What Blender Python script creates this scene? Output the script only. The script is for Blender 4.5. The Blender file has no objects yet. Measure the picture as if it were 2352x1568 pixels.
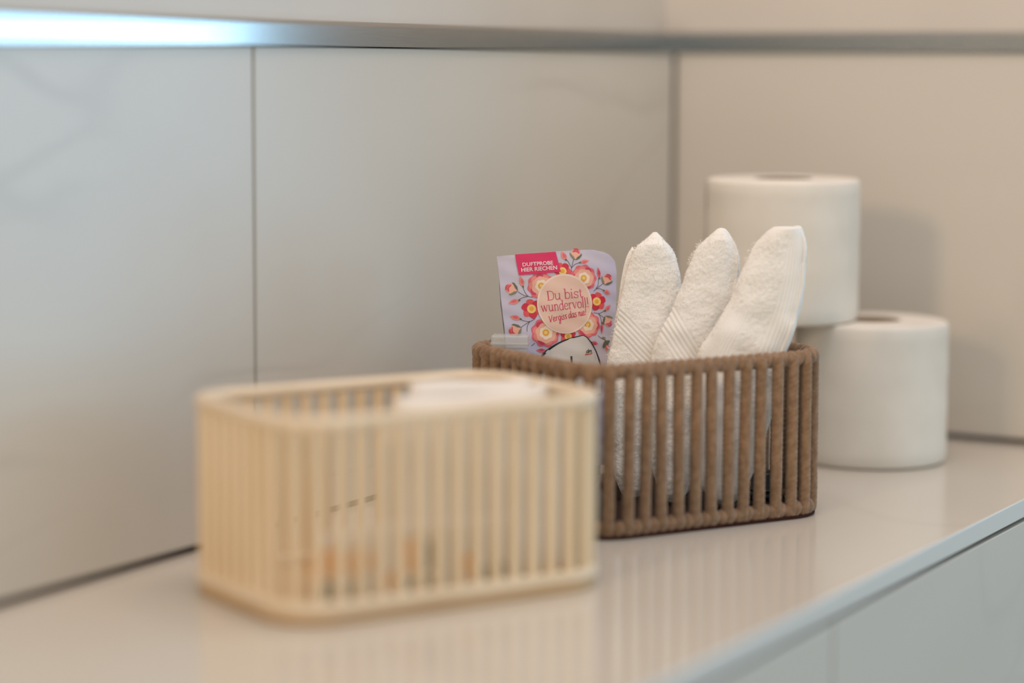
import bpy, bmesh, math, random
import numpy as np
from mathutils import Vector, Matrix, noise

random.seed(7); RNG = np.random.default_rng(7)
SC = bpy.context.scene
COL = SC.collection
PI = math.pi

# ------------------------------------------------------------------ camera
CAM = np.array([-1.7388, -0.8254, 0.2771])
YAW, PITCH, ROLL = math.radians(29.217), math.radians(-6.477), math.radians(0.227)
FPX = 5553.0
FWD = np.array([math.cos(PITCH) * math.cos(YAW), math.cos(PITCH) * math.sin(YAW), math.sin(PITCH)])
_r = np.array([math.sin(YAW), -math.cos(YAW), 0.0]); _u = np.cross(_r, FWD)
RGT = math.cos(ROLL) * _r + math.sin(ROLL) * _u
UPV = -math.sin(ROLL) * _r + math.cos(ROLL) * _u
cd = bpy.data.cameras.new('camera'); cam = bpy.data.objects.new('camera', cd); COL.objects.link(cam)
mw = Matrix.Identity(4)
for i in range(3):
    mw[i][0] = RGT[i]; mw[i][1] = UPV[i]; mw[i][2] = -FWD[i]; mw[i][3] = CAM[i]
cam.matrix_world = mw
cd.sensor_width = 36.0; cd.lens = FPX / 2352 * 36.0
cd.clip_start = 0.05
cd.dof.use_dof = True; cd.dof.focus_distance = 1.535; cd.dof.aperture_fstop = 1.8
cd.dof.aperture_blades = 0
SC.camera = cam


def at_depth(px, py, dep):
    """a point of the room seen at (px, py) of the 2352x1568 frame, 'dep' metres in front of the lens"""
    return CAM + (FWD + RGT * ((px - 1176) / FPX) - UPV * ((py - 784) / FPX)) * dep


# ------------------------------------------------------------------ world, lights, exposure
def srgb(r, g, b):
    f = lambda c: (c / 255 / 12.92) if c <= 10.31 else ((c / 255 + 0.055) / 1.055) ** 2.4
    return (f(r), f(g), f(b), 1.0)


SC.view_settings.view_transform = 'Standard'
SC.view_settings.look = 'None'
SC.view_settings.gamma = 1.0
SC.view_settings.use_curve_mapping = False
SC.view_settings.exposure = 0.0
W = bpy.data.worlds.new('room_light'); SC.world = W; W.use_nodes = True
bg = W.node_tree.nodes['Background']
bg.inputs[0].default_value = (0.95, 1.0, 0.97, 1); bg.inputs[1].default_value = 0.70


def area(name, loc, target, sx, sy, power, col):
    l = bpy.data.lights.new(name, 'AREA'); l.shape = 'RECTANGLE'; l.size = sx; l.size_y = sy
    l.energy = power; l.color = col
    o = bpy.data.objects.new(name, l); COL.objects.link(o)
    o.location = loc
    o.rotation_euler = (Vector(target) - Vector(loc)).to_track_quat('-Z', 'Y').to_euler()
    return o


# warm lamp of the room, left behind the camera; cool daylight in the window opening of the right wall
area('warm_lamp', (-2.8, -0.04, 0.92), (0.0, -0.2, 0.1), 0.34, 0.34, 18.0, (1.0, 0.66, 0.37))
area('window_daylight', (0.985, -1.77, 0.28), (-1.0, -1.77, 0.28), 1.24, 0.80, 15.8, (0.22, 0.62, 1.0))
area('added_trim_glare', (0.96, -1.47, 0.30), (-1.0, -1.47, 0.30), 0.70, 0.05, 0.9, (0.80, 0.93, 1.0))  # added unseen strip light, gives the wall trim its white glare at the left

area('ceiling_lamp', (-0.50, -0.42, 1.45), (-0.40, -0.20, 0.0), 0.7, 0.45, 6.5, (1.0, 0.76, 0.70))

# ------------------------------------------------------------------ materials
def mat(name, col, rough=0.5, spec=0.5, metal=0.0):
    m = bpy.data.materials.new(name); m.use_nodes = True
    b = m.node_tree.nodes['Principled BSDF']
    b.inputs['Base Color'].default_value = col
    b.inputs['Roughness'].default_value = rough
    b.inputs['Specular IOR Level'].default_value = spec
    b.inputs['Metallic'].default_value = metal
    return m


def nd(m, t, **kw):
    n = m.node_tree.nodes.new(t)
    for k, v in kw.items():
        if k in n.inputs: n.inputs[k].default_value = v
        else: setattr(n, k, v)
    return n


def lk(m, a, b): m.node_tree.links.new(a, b)
def bsdf(m): return m.node_tree.nodes['Principled BSDF']


def noisy(m, c1, c2, scale, detail=3, stretch=(1, 1, 1), bump=0.0, bscale=None, bdist=0.001, lo=0.35, hi=0.65):
    """two-colour noise and a fine bump"""
    tc = nd(m, 'ShaderNodeTexCoord'); mp = nd(m, 'ShaderNodeMapping'); mp.inputs['Scale'].default_value = stretch
    lk(m, tc.outputs['Object'], mp.inputs[0])
    n = nd(m, 'ShaderNodeTexNoise'); n.inputs['Scale'].default_value = scale; n.inputs['Detail'].default_value = detail
    lk(m, mp.outputs[0], n.inputs[0])
    r = nd(m, 'ShaderNodeValToRGB')
    r.color_ramp.elements[0].position = lo; r.color_ramp.elements[1].position = hi
    r.color_ramp.elements[0].color = c1; r.color_ramp.elements[1].color = c2
    lk(m, n.outputs['Fac'], r.inputs[0]); lk(m, r.outputs[0], bsdf(m).inputs['Base Color'])
    if bump:
        n2 = nd(m, 'ShaderNodeTexNoise'); n2.inputs['Scale'].default_value = bscale or scale * 4; n2.inputs['Detail'].default_value = 2
        lk(m, mp.outputs[0], n2.inputs[0])
        bp = nd(m, 'ShaderNodeBump'); bp.inputs['Strength'].default_value = bump; bp.inputs['Distance'].default_value = bdist
        lk(m, n2.outputs['Fac'], bp.inputs['Height']); lk(m, bp.outputs[0], bsdf(m).inputs['Normal'])
    return m


def marble(name, base, cloud, vein, rough, spec=0.5, rot=(0, 0, 0), amt=0.2):
    """pale stoneware tile: soft clouds and thin faint veins"""
    m = mat(name, base, rough, spec)
    tc = nd(m, 'ShaderNodeTexCoord'); mp = nd(m, 'ShaderNodeMapping')
    mp.inputs['Rotation'].default_value = rot; mp.inputs['Scale'].default_value = (0.6, 0.6, 1.7)
    lk(m, tc.outputs['Object'], mp.inputs[0])
    n = nd(m, 'ShaderNodeTexNoise'); n.inputs['Scale'].default_value = 3.0; n.inputs['Detail'].default_value = 3
    lk(m, mp.outputs[0], n.inputs[0])
    mx = nd(m, 'ShaderNodeMix'); mx.data_type = 'RGBA'
    mx.inputs[6].default_value = base; mx.inputs[7].default_value = cloud
    r0 = nd(m, 'ShaderNodeMapRange'); r0.inputs[1].default_value = 0.35; r0.inputs[2].default_value = 0.7
    lk(m, n.outputs['Fac'], r0.inputs[0]); lk(m, r0.outputs[0], mx.inputs[0])
    v = nd(m, 'ShaderNodeTexNoise'); v.inputs['Scale'].default_value = 4.0; v.inputs['Detail'].default_value = 1.5
    v.inputs['Distortion'].default_value = 0.6
    lk(m, mp.outputs[0], v.inputs[0])
    s = nd(m, 'ShaderNodeMath'); s.operation = 'SUBTRACT'; s.inputs[1].default_value = 0.5
    lk(m, v.outputs['Fac'], s.inputs[0])
    a = nd(m, 'ShaderNodeMath'); a.operation = 'ABSOLUTE'; lk(m, s.outputs[0], a.inputs[0])
    r1 = nd(m, 'ShaderNodeMapRange'); r1.inputs[1].default_value = 0.0; r1.inputs[2].default_value = 0.018
    r1.inputs[3].default_value = amt; r1.inputs[4].default_value = 0.0
    lk(m, a.outputs[0], r1.inputs[0])
    mask = nd(m, 'ShaderNodeTexNoise'); mask.inputs['Scale'].default_value = 2.3; lk(m, tc.outputs['Object'], mask.inputs[0])
    r2 = nd(m, 'ShaderNodeMapRange'); r2.inputs[1].default_value = 0.42; r2.inputs[2].default_value = 0.62
    lk(m, mask.outputs['Fac'], r2.inputs[0])
    mu = nd(m, 'ShaderNodeMath'); mu.operation = 'MULTIPLY'; lk(m, r1.outputs[0], mu.inputs[0]); lk(m, r2.outputs[0], mu.inputs[1])
    mx2 = nd(m, 'ShaderNodeMix'); mx2.data_type = 'RGBA'; mx2.inputs[7].default_value = vein
    lk(m, mu.outputs[0], mx2.inputs[0]); lk(m, mx.outputs[2], mx2.inputs[6])
    lk(m, mx2.outputs[2], bsdf(m).inputs['Base Color'])
    return m


M = {}
M['tile_wall'] = marble('tile_wall', srgb(213, 208, 199), srgb(206, 200, 190), srgb(150, 144, 136), 0.32, 0.42, (0, 0.25, 0), 0.34)
M['tile_right'] = marble('tile_right', srgb(213, 208, 199), srgb(205, 199, 189), srgb(150, 144, 136), 0.34, 0.36, (0, 0, 0), 0.06)
M['tile_top'] = marble('tile_top', srgb(212, 206, 196), srgb(205, 198, 187), srgb(158, 146, 132), 0.13, 0.5, (0, 0, 0.6), 0.16)
M['tile_front'] = marble('tile_front', srgb(212, 207, 198), srgb(204, 198, 188), srgb(150, 140, 128), 0.30, 0.5, (0, 0.5, 0), 0.08)
M['plaster'] = noisy(mat('plaster', srgb(215, 204, 190), 0.5, 0.4), srgb(217, 211, 202), srgb(211, 205, 196), 6)
M['grout'] = mat('grout', srgb(92, 82, 74), 0.9, 0.2)
M['metal'] = noisy(mat('metal', srgb(172, 172, 170), 0.18, 0.5, 1.0), srgb(168, 168, 166), srgb(176, 176, 174), 40, 2, (1, 60, 60))
M['edge_metal'] = mat('edge_metal', srgb(222, 220, 214), 0.35, 0.5, 0.15)
M['floor'] = noisy(mat('floor', srgb(150, 140, 128), 0.5), srgb(150, 140, 128), srgb(140, 130, 118), 5)
M['paper'] = noisy(mat('paper', srgb(232, 222, 208), 0.95, 0.1), srgb(234, 229, 220), srgb(229, 223, 213), 30, 2, (1, 1, 1), 0.25, 900, 0.0004)
M['paper_end'] = mat('paper_end', srgb(226, 214, 198), 0.95, 0.1)
M['card'] = mat('card', srgb(150, 128, 100), 0.9, 0.1)
M['rope'] = noisy(mat('rope', srgb(160, 122, 90), 0.95, 0.05), srgb(132, 104, 80), srgb(153, 124, 99), 220, 3, (1, 1, 1), 0.3, 1700, 0.0006)
bsdf(M['rope']).inputs['Sheen Weight'].default_value = 0.25
M['rope_dark'] = mat('rope_dark', srgb(66, 36, 30), 0.9, 0.1)
M['base_board'] = noisy(mat('base_board', srgb(70, 48, 32), 0.8, 0.2), srgb(50, 34, 22), srgb(38, 26, 17), 30)
M['bamboo'] = noisy(mat('bamboo', srgb(226, 192, 148), 0.42, 0.4), srgb(226, 203, 168), srgb(236, 216, 186), 18, 3, (6, 6, 0.6))
M['bamboo_rim'] = noisy(mat('bamboo_rim', srgb(228, 204, 166), 0.4, 0.4), srgb(223, 203, 175), srgb(232, 215, 190), 18, 3, (1, 1, 6))
M['bamboo_board'] = noisy(mat('bamboo_board', srgb(205, 172, 130), 0.5, 0.3), srgb(196, 162, 120), srgb(210, 178, 136), 18, 3, (1, 1, 6))
M['towel'] = noisy(mat('towel', srgb(240, 233, 222), 1.0, 0.05), srgb(247, 244, 240), srgb(241, 237, 231), 60, 3, (1, 1, 1), 0.35, 1400, 0.0008)
bsdf(M['towel']).inputs['Sheen Weight'].default_value = 0.3
M['towel_fibre'] = mat('towel_fibre', srgb(244, 239, 230), 1.0, 0.05)
M['wrap'] = mat('wrap', srgb(233, 226, 218), 0.4, 0.4)
M['wrap_orange'] = mat('wrap_orange', srgb(250, 165, 0), 0.45, 0.4)
M['wrap_grey'] = mat('wrap_grey', srgb(112, 116, 106), 0.45, 0.4)
M['frame_white'] = mat('frame_white', srgb(225, 224, 220), 0.4)
M['pane'] = mat('pane', srgb(210, 225, 235), 0.05, 0.5)
M['black'] = mat('black', srgb(18, 16, 17), 0.35, 0.5)


def film(name, col, rough, alpha):
    m = mat(name, col, rough, 0.7)
    bsdf(m).inputs['Alpha'].default_value = alpha
    return m


M['film'] = film('film', srgb(225, 230, 236), 0.12, 0.32)
M['box_film'] = film('box_film', srgb(222, 224, 224), 0.15, 0.42)
bsdf(M['film']).inputs['Coat Weight'].default_value = 0.5

# ------------------------------------------------------------------ helpers
def mk(name, verts, faces, m=None, parent=None, smooth=True, mats=None, fmat=None):
    me = bpy.data.meshes.new(name)
    me.from_pydata([tuple(map(float, v)) for v in verts], [], [tuple(int(i) for i in f) for f in faces])
    for x in (mats or ([m] if m else [])): me.materials.append(x)
    if fmat is not None: me.polygons.foreach_set('material_index', list(fmat))
    if smooth: me.polygons.foreach_set('use_smooth', [True] * len(me.polygons))
    me.update()
    o = bpy.data.objects.new(name, me); COL.objects.link(o)
    if parent: o.parent = parent
    return o


def from_bm(name, bm, m, parent=None, smooth=False):
    me = bpy.data.meshes.new(name); bm.to_mesh(me); bm.free()
    me.materials.append(m)
    if smooth: me.polygons.foreach_set('use_smooth', [True] * len(me.polygons))
    o = bpy.data.objects.new(name, me); COL.objects.link(o)
    if parent: o.parent = parent
    return o


def box(name, lo, hi, m, parent=None, bev=0.0):
    bm = bmesh.new(); bmesh.ops.create_cube(bm, size=1.0)
    lo = Vector(lo); hi = Vector(hi)
    for v in bm.verts:
        v.co = Vector(((lo[i] + hi[i]) / 2 + v.co[i] * (hi[i] - lo[i]) for i in range(3)))
    if bev: bmesh.ops.bevel(bm, geom=bm.edges[:], offset=bev, segments=2, affect='EDGES', profile=0.5)
    return from_bm(name, bm, m, parent)


def empty(name, loc=(0, 0, 0), rz=0.0):
    o = bpy.data.objects.new(name, None); COL.objects.link(o); o.location = loc; o.rotation_euler = (0, 0, rz)
    o.empty_display_size = 0.02
    return o


def tag(o, label, cat, group=None):
    o['label'] = label; o['category'] = cat
    if group: o['group'] = group
    return o


def struct(o): o['kind'] = 'structure'; return o


def copy_part(o, parent):
    c = o.copy(); COL.objects.link(c); c.parent = parent
    return c


def ring_faces(nr, nc, closed=True):
    """faces between nr rings of nc vertices"""
    f = []
    for i in range(nr - 1):
        for j in range(nc if closed else nc - 1):
            k = (j + 1) % nc
            f.append((i * nc + j, i * nc + k, (i + 1) * nc + k, (i + 1) * nc + j))
    return f


def lathe(prof, n=64):
    """profile of (r, z) turned about z"""
    v = []
    for r, z in prof:
        for j in range(n):
            a = 2 * PI * j / n; v.append((r * math.cos(a), r * math.sin(a), z))
    return v, ring_faces(len(prof), n)


def tube(path, rad, n=8, caps=True, closed=False):
    """round tube along a list of points"""
    P = np.array(path, float); K = len(P)
    if closed: T = np.roll(P, -1, 0) - np.roll(P, 1, 0)
    else:
        T = np.gradient(P, axis=0)
    T /= np.linalg.norm(T, axis=1)[:, None]
    up = np.array([0, 0, 1.0]) if abs(T[0][2]) < 0.9 else np.array([1.0, 0, 0])
    N = np.cross(up, T[0]); N /= np.linalg.norm(N)
    V = []
    for i in range(K):
        N = N - T[i] * (N @ T[i]); N /= np.linalg.norm(N); B = np.cross(T[i], N)
        r = rad[i] if hasattr(rad, '__len__') else rad
        for j in range(n):
            a = 2 * PI * j / n
            V.append(P[i] + r * (math.cos(a) * N + math.sin(a) * B))
    F = ring_faces(K, n)
    if closed:
        for j in range(n):
            k = (j + 1) % n; F.append(((K - 1) * n + j, (K - 1) * n + k, k, j))
    elif caps:
        F.append(tuple(range(n - 1, -1, -1))); F.append(tuple((K - 1) * n + j for j in range(n)))
    return V, F


def rrect(w, d, r, step):
    """points, tangents along a rounded rectangle, equally spaced, and the perimeter"""
    segs = []
    per = 2 * (w + d) - 8 * r + 2 * PI * r
    n = max(8, round(per / step)); out = []
    hw, hd = w / 2, d / 2
    pieces = [('l', (-hw + r, -hd), (1, 0), w - 2 * r), ('a', (hw - r, -hd + r), -PI / 2, PI * r / 2),
              ('l', (hw, -hd + r), (0, 1), d - 2 * r), ('a', (hw - r, hd - r), 0, PI * r / 2),
              ('l', (hw - r, hd), (-1, 0), w - 2 * r), ('a', (-hw + r, hd - r), PI / 2, PI * r / 2),
              ('l', (-hw, hd - r), (0, -1), d - 2 * r), ('a', (-hw + r, -hd + r), PI, PI * r / 2)]
    for i in range(n):
        s = per * i / n
        for p in pieces:
            if s <= p[3] + 1e-9:
                if p[0] == 'l':
                    out.append((p[1][0] + p[2][0] * s, p[1][1] + p[2][1] * s, p[2][0], p[2][1]))
                else:
                    a = p[2] + s / r
                    out.append((p[1][0] + r * math.cos(a), p[1][1] + r * math.sin(a), -math.sin(a), math.cos(a)))
                break
            s -= p[3]
    return out, per


def ring_solid(w, d, r, inset, z0, z1, rnd=0.0015, step=0.004):
    """a rounded-rectangle hoop: outer outline w x d, wall 'inset' thick, from z0 to z1"""
    pts, _ = rrect(w, d, r, step); n = len(pts)
    prof = [(0, z0 + rnd), (0, z1 - rnd), (rnd, z1), (inset - rnd, z1), (inset, z1 - rnd), (inset, z0 + rnd), (inset - rnd, z0), (rnd, z0)]
    V = []
    for off, z in prof:
        for x, y, tx, ty in pts: V.append((x - ty * off, y + tx * off, z))
    k = len(prof); F = []
    for i in range(k):
        i2 = (i + 1) % k
        for j in range(n):
            j2 = (j + 1) % n
            F.append((i * n + j, i2 * n + j, i2 * n + j2, i * n + j2))
    return V, [f[::-1] for f in F]


def plate_solid(w, d, r, z0, z1, rnd=0.001, step=0.004):
    pts, _ = rrect(w, d, r, step); n = len(pts)
    V = []
    for off, z in ((rnd, z0), (0, z0 + rnd), (0, z1 - rnd), (rnd, z1)):
        for x, y, tx, ty in pts: V.append((x - ty * off, y + tx * off, z))
    F = ring_faces(4, n)
    F.append(tuple(range(n - 1, -1, -1))); F.append(tuple(3 * n + j for j in range(n)))
    return V, F


# ------------------------------------------------------------------ the setting
ZT = 0.2885         # top of the wall tiles
DEP = 0.3618        # depth of the tiled ledge
# left wall: backing, two large tiles, plaster above
wl = struct(box('wall_left', (-2.6, 0.0160, -0.9), (0.03, 0.12, 1.7), M['plaster']))
box('grout_bed', (-2.6, 0.0045, -0.03), (0.0, 0.0155, ZT - 0.001), M['grout'], wl)
XJ = -0.5733
t = box('tile', (XJ + 0.0012, 0.0, 0.0035), (-0.0042, 0.0080, ZT), M['tile_wall'], wl, 0.0006)
t = box('tile', (XJ - 1.2012, 0.0, 0.0035), (XJ - 0.0012, 0.0080, ZT), M['tile_wall'], wl, 0.0006)
t = box('tile', (-2.6, 0.0, 0.0035), (XJ - 1.2036, 0.0080, ZT), M['tile_wall'], wl, 0.0006)
# right wall: behind the ledge, then the window opening beyond the frame
wr = struct(box('wall_right', (0.0160, -0.44, -0.9), (0.13, 0.016, 1.7), M['plaster']))
box('grout_bed', (0.0045, -0.438, -0.03), (0.0155, 0.012, ZT - 0.001), M['grout'], wr)
box('tile', (0.0, -0.438, 0.0035), (0.0080, -0.0005, ZT), M['tile_right'], wr, 0.0006)
box('tile', (0.0, -0.438, -0.895), (0.0080, -DEP - 0.0030, 0.0015), M['tile_right'], wr, 0.0006)
wf = struct(box('wall_far', (1.0, -3.6, -0.9), (1.14, -2.41, 1.7), M['plaster']))
box('pier', (1.0, -1.13, -0.9), (1.14, 0.12, 1.7), M['plaster'], wf)
box('sill_wall', (1.0, -2.41, -0.9), (1.14, -1.13, -0.14), M['plaster'], wf)
box('lintel', (1.0, -2.41, 0.70), (1.14, -1.13, 1.7), M['plaster'], wf)
w1 = struct(empty('window_1', (1.03, -1.77, -0.14)))
for nm, lo, hi in (('frame_side', (-0.012, 0.60, 0), (0.012, 0.638, 0.838)), ('frame_side', (-0.012, -0.638, 0), (0.012, -0.60, 0.838)),
                   ('frame_rail', (-0.012, -0.60, 0), (0.012, 0.60, 0.03)), ('frame_rail', (-0.012, -0.60, 0.81), (0.012, 0.60, 0.838)), ('glass', (-0.003, -0.60, 0.03), (0.003, 0.60, 0.81))):
    box(nm, lo, hi, M['frame_white'] if nm != 'glass' else M['pane'], w1)
struct(box('floor', (-3.0, -3.6, -0.92), (1.14, 0.12, -0.9), M['floor']))


def profile_bar(name, path_a, path_b, prof, m, parent=None):
    """extrude a (out, up) profile from point a to b; 'out' is the second axis given"""
    (a, out), (b, out2) = path_a, path_b
    V = [Vector(a) + Vector(out) * p[0] + Vector((0, 0, p[1])) for p in prof]
    V += [Vector(b) + Vector(out2) * p[0] + Vector((0, 0, p[1])) for p in prof]
    n = len(prof); F = [(i, (i + 1) % n, n + (i + 1) % n, n + i) for i in range(n)]
    F += [tuple(range(n - 1, -1, -1)), tuple(range(n, 2 * n))]
    o = mk(name, V, F, m, parent, smooth=False)
    bm = bmesh.new(); bm.from_mesh(o.data); bmesh.ops.recalc_face_normals(bm, faces=bm.faces[:]); bm.to_mesh(o.data); bm.free()
    return o


# metal profile along the top edge of the tiles (face, then a lip rounding back to the plaster)
lip = [(0.0022, 0.0002), (0.0022, 0.0128)]
for k in range(1, 7):
    a = k / 6 * PI / 2
    lip.append((0.0022 - 0.0027 * (1 - math.cos(a)), 0.0128 + 0.0027 * math.sin(a)))
lip += [(-0.0158, 0.0155), (-0.0158, 0.0002)]
struct(profile_bar('trim_1', ((-2.6, 0, ZT + 0.0006), (0, -1, 0)), ((0.0, 0, ZT + 0.0006), (0, -1, 0)), lip, M['metal']))
struct(profile_bar('trim_2', ((0, -0.0022, ZT + 0.0006), (-1, 0, 0)), ((0, -0.438, ZT + 0.0006), (-1, 0, 0)), lip, M['metal']))

# tiled ledge: top slab, metal edge profile, front tiles
led = tag(empty('tiled_ledge', (-1.3, -0.18, 0)), 'pale stone tiled ledge with a slim metal front edge under both baskets', 'ledge')


def lpart(o): o.matrix_parent_inverse = Matrix.Translation((1.3, 0.18, 0)); return o


lpart(box('core', (-2.6, -DEP + 0.012, -0.895), (-0.0005, 0.0, -0.0105), M['grout'], led))
lpart(box('top_tile', (-2.6, -DEP + 0.0022, -0.0100), (-0.0008, 0.0, 0.0), M['tile_top'], led, 0.0003))
eb = [(0.0, -0.0118), (0.0, 0.0), (0.0006, 0.0006), (0.0018, 0.0006), (0.0020, 0.0), (0.0020, -0.0110), (0.0012, -0.0118)]
lpart(profile_bar('edge_profile', ((-2.6, -DEP + 0.002, 0), (0, -1, 0)), ((0, -DEP + 0.002, 0), (0, -1, 0)), eb, M['edge_metal'], led))
XF = -0.5605
for x0, x1 in ((-2.6, XF - 0.0012), (XF + 0.0012, -0.0008)):
    lpart(box('front_tile', (x0, -DEP - 0.0005, -0.62), (x1, -DEP + 0.0095, -0.0142), M['tile_front'], led, 0.0005))
    lpart(box('front_tile', (x0, -DEP - 0.0005, -0.895), (x1, -DEP + 0.0095, -0.6222), M['tile_front'], led, 0.0005))

# ------------------------------------------------------------------ toilet paper rolls
def make_roll():
    root = empty('toilet_roll')
    R_, H_, rc = 0.0540, 0.0998, 0.0205
    prof = [(rc, 0.0006), (R_ - 0.004, 0.0), (R_ - 0.0012, 0.0008), (R_, 0.0032)]
    for k in range(1, 12): prof.append((R_ + 0.0002 * math.sin(k * 1.7), 0.0032 + (H_ - 0.0064) * k / 12))
    prof += [(R_, H_ - 0.0032), (R_ - 0.0012, H_ - 0.0008)]
    nl = 26
    for k in range(nl):                                   # wound layers on the end
        r = R_ - 0.0025 - (R_ - 0.0025 - rc) * k / (nl - 1)
        prof.append((r, H_ - (0.0000 if k % 2 else 0.0004)))
    v, f = lathe(prof, 96)
    vv = np.array(v); ang = np.arctan2(vv[:, 1], vv[:, 0])
    s = 1 + 0.006 * np.sin(2 * ang + 0.6) + 0.003 * np.sin(5 * ang)
    big = np.hypot(vv[:, 0], vv[:, 1]) > 0.03
    vv[big, :2] *= s[big, None]
    o = mk('paper', vv, f, M['paper'], root)
    # cardboard tube in the middle
    v, f = lathe([(rc - 0.0012, 0.0004), (rc, 0.0004), (rc, H_ - 0.0008), (rc - 0.0012, H_ - 0.0008), (rc - 0.0012, 0.0004)], 48)
    mk('cardboard_core', v, f, M['card'], root)
    # loose last sheet lying on the outside
    V = []; n = 22
    for i in range(n):
        a = -1.15 + 0.75 * i / (n - 1); rr = R_ * (1 + 0.006 * math.sin(2 * a + 0.6) + 0.003 * math.sin(5 * a)) + 0.0005 + (0.0012 * ((n - 1 - i) / n) ** 3)
        for z in (0.0015, 0.035, 0.065, H_ - 0.0015): V.append((rr * math.cos(a), rr * math.sin(a), z))
    mk('loose_sheet', V, ring_faces(n, 4, False), M['paper'], root)
    return root


roll = make_roll()
roll.location = (-0.1237, -0.2146, 0.0003); roll.rotation_euler.z = 0.9
tag(roll, 'white toilet paper roll standing on the ledge, right one at the bottom of the stack', 'toilet paper', 'white toilet paper rolls in the corner')
for loc, rz, lab in (((-0.1567, -0.1592, 0.1002), 2.4, 'white toilet paper roll on top of the stack in the corner'),
                     ((-0.1900, -0.1035, 0.0003), -2.0, 'white toilet paper roll at the bottom of the stack, hidden behind the rolled towels')):
    r = roll.copy(); COL.objects.link(r); r.location = loc; r.rotation_euler.z = rz; r['label'] = lab
    for ch in roll.children: copy_part(ch, r)

# ------------------------------------------------------------------ brown rope basket
BC = np.array([-0.3846, -0.1633]); BA = math.radians(-28.8)
BW, BD, BR, BH = 0.186, 0.156, 0.030, 0.1050
bu = np.array([math.cos(BA), math.sin(BA)]); bv = np.array([-bu[1], bu[0]])


def in_brown(a, b, z): return np.array([*(BC + bu * a + bv * b), z])


rb = tag(empty('rope_basket', (BC[0], BC[1], 0), BA), 'brown cotton rope basket holding rolled white towels and a flowery sachet', 'basket')
RR = 0.0036


def rope_mesh(name, L, z0, z1, parent):
    """an upright twisted cord standing between the two hoops, slightly wavy"""
    nz, nc = 190, 18; V = []
    for i in range(nz):
        s = i / (nz - 1); z = z0 + (z1 - z0) * s
        end = min(1.0, min(s, 1 - s) / 0.04)
        for j in range(nc):
            a = 2 * PI * j / nc
            ph = 3 * a - z * 2 * PI / 0.0031
            r = RR * (1 + 0.034 * math.sin(ph) + 0.010 * math.sin(a + z * 190) + 0.012 * math.sin(2 * a - z * 330)) * (0.80 + 0.2 * end)
            V.append((r * math.cos(a), r * math.sin(a), z))
    F = ring_faces(nz, nc); F.append(tuple(range(nc - 1, -1, -1))); F.append(tuple((nz - 1) * nc + j for j in range(nc)))
    return mk(name, V, F, M['rope'], parent)


NR = 50
pts, per = rrect(BW - 2 * RR, BD - 2 * RR, BR - RR, (2 * (BW - 2 * RR + BD - 2 * RR) - 8 * (BR - RR) + 2 * PI * (BR - RR)) / NR)
first = rope_mesh('rope', 0, 0.0026, BH - 0.003, rb)
for i, (x, y, tx, ty) in enumerate(pts):
    o = first if i == 0 else copy_part(first, rb)
    j1, j2 = random.uniform(-1, 1), random.uniform(-1, 1)
    o.location = (x + tx * 0.0006 * j1, y + ty * 0.0006 * j1, 0)
    o.rotation_euler = (0.008 * j2 * abs(tx), 0.012 * j1, random.uniform(0, 6.28))


def coil(name, w, d, r, zc, rcore, rrope, pitch, parent, m, squash=1.0):
    """a cord wound round a hoop"""
    path_n = 1400
    P, pr = rrect(w, d, r, 1.0 / 1000)
    turns = round(pr / pitch); n = turns * 12; out = []
    for k in range(n):
        s = k / n * len(P); i = int(s) % len(P); q = s - int(s); a = P[i]; b = P[(i + 1) % len(P)]
        x = a[0] + (b[0] - a[0]) * q; y = a[1] + (b[1] - a[1]) * q; tx, ty = a[2], a[3]
        ph = 2 * PI * k / 12 + 0.3 * math.sin(s * 0.05)
        o, u = rcore * math.cos(ph), rcore * squash * math.sin(ph)
        out.append((x + ty * o, y - tx * o, zc + u))
    v, f = tube(out, rrope, 8, closed=True)
    return mk(name, v, f, m, parent)


ro, rcq = 0.0036, 0.0016
coil('rim', BW - 2 * (ro + rcq), BD - 2 * (ro + rcq), BR - ro - rcq, BH - ro - rcq, rcq, ro, 0.0063, rb, M['rope'])
coil('bottom_hoop', BW - 2 * (ro + rcq), BD - 2 * (ro + rcq), BR - ro - rcq, ro + rcq + 0.0008, rcq, ro, 0.0063, rb, M['rope'])
v, f = ring_solid(BW - 0.003, BD - 0.003, BR - 0.0015, 0.006, 0.0002, 0.0024, 0.0006)
mk('wire_frame', v, f, M['rope_dark'], rb, smooth=False)
v, f = plate_solid(BW - 0.018, BD - 0.018, BR - 0.009, 0.0006, 0.0055)
mk('base', v, f, M['base_board'], rb, smooth=False)

# ------------------------------------------------------------------ bamboo basket
PC = np.array([-0.6551, -0.1501]); PA = math.radians(-27.35)
PW, PD, PR, PH = 0.1989, 0.1292, 0.0300, 0.1050
bb = tag(empty('bamboo_basket', (PC[0], PC[1], 0), PA), 'light bamboo slat basket with rounded corners, nearest the camera', 'basket')
v, f = plate_solid(PW - 0.003, PD - 0.003, PR - 0.0015, 0.0003, 0.0050, 0.001); mk('base', v, f, M['bamboo_board'], bb, smooth=False)
v, f = ring_solid(PW, PD, PR, 0.0085, 0.0051, 0.0115, 0.0015); mk('bottom_ring', v, f, M['bamboo_rim'], bb, smooth=False)
v, f = ring_solid(PW, PD, PR, 0.0085, PH - 0.0068, PH, 0.002); mk('rim', v, f, M['bamboo_rim'], bb, smooth=False)
ins = 0.0043; sr = 0.0033
NS = 50
w_, d_, r_ = PW - 2 * ins, PD - 2 * ins, PR - ins
pts, per = rrect(w_, d_, r_, (2 * (w_ + d_) - 8 * r_ + 2 * PI * r_) / NS)
V = []
for z in (0.0110, 0.0300, 0.06, PH - 0.0062):
    for j in range(14):
        a = 2 * PI * j / 14; V.append((sr * math.cos(a), sr * math.sin(a), z))
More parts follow.
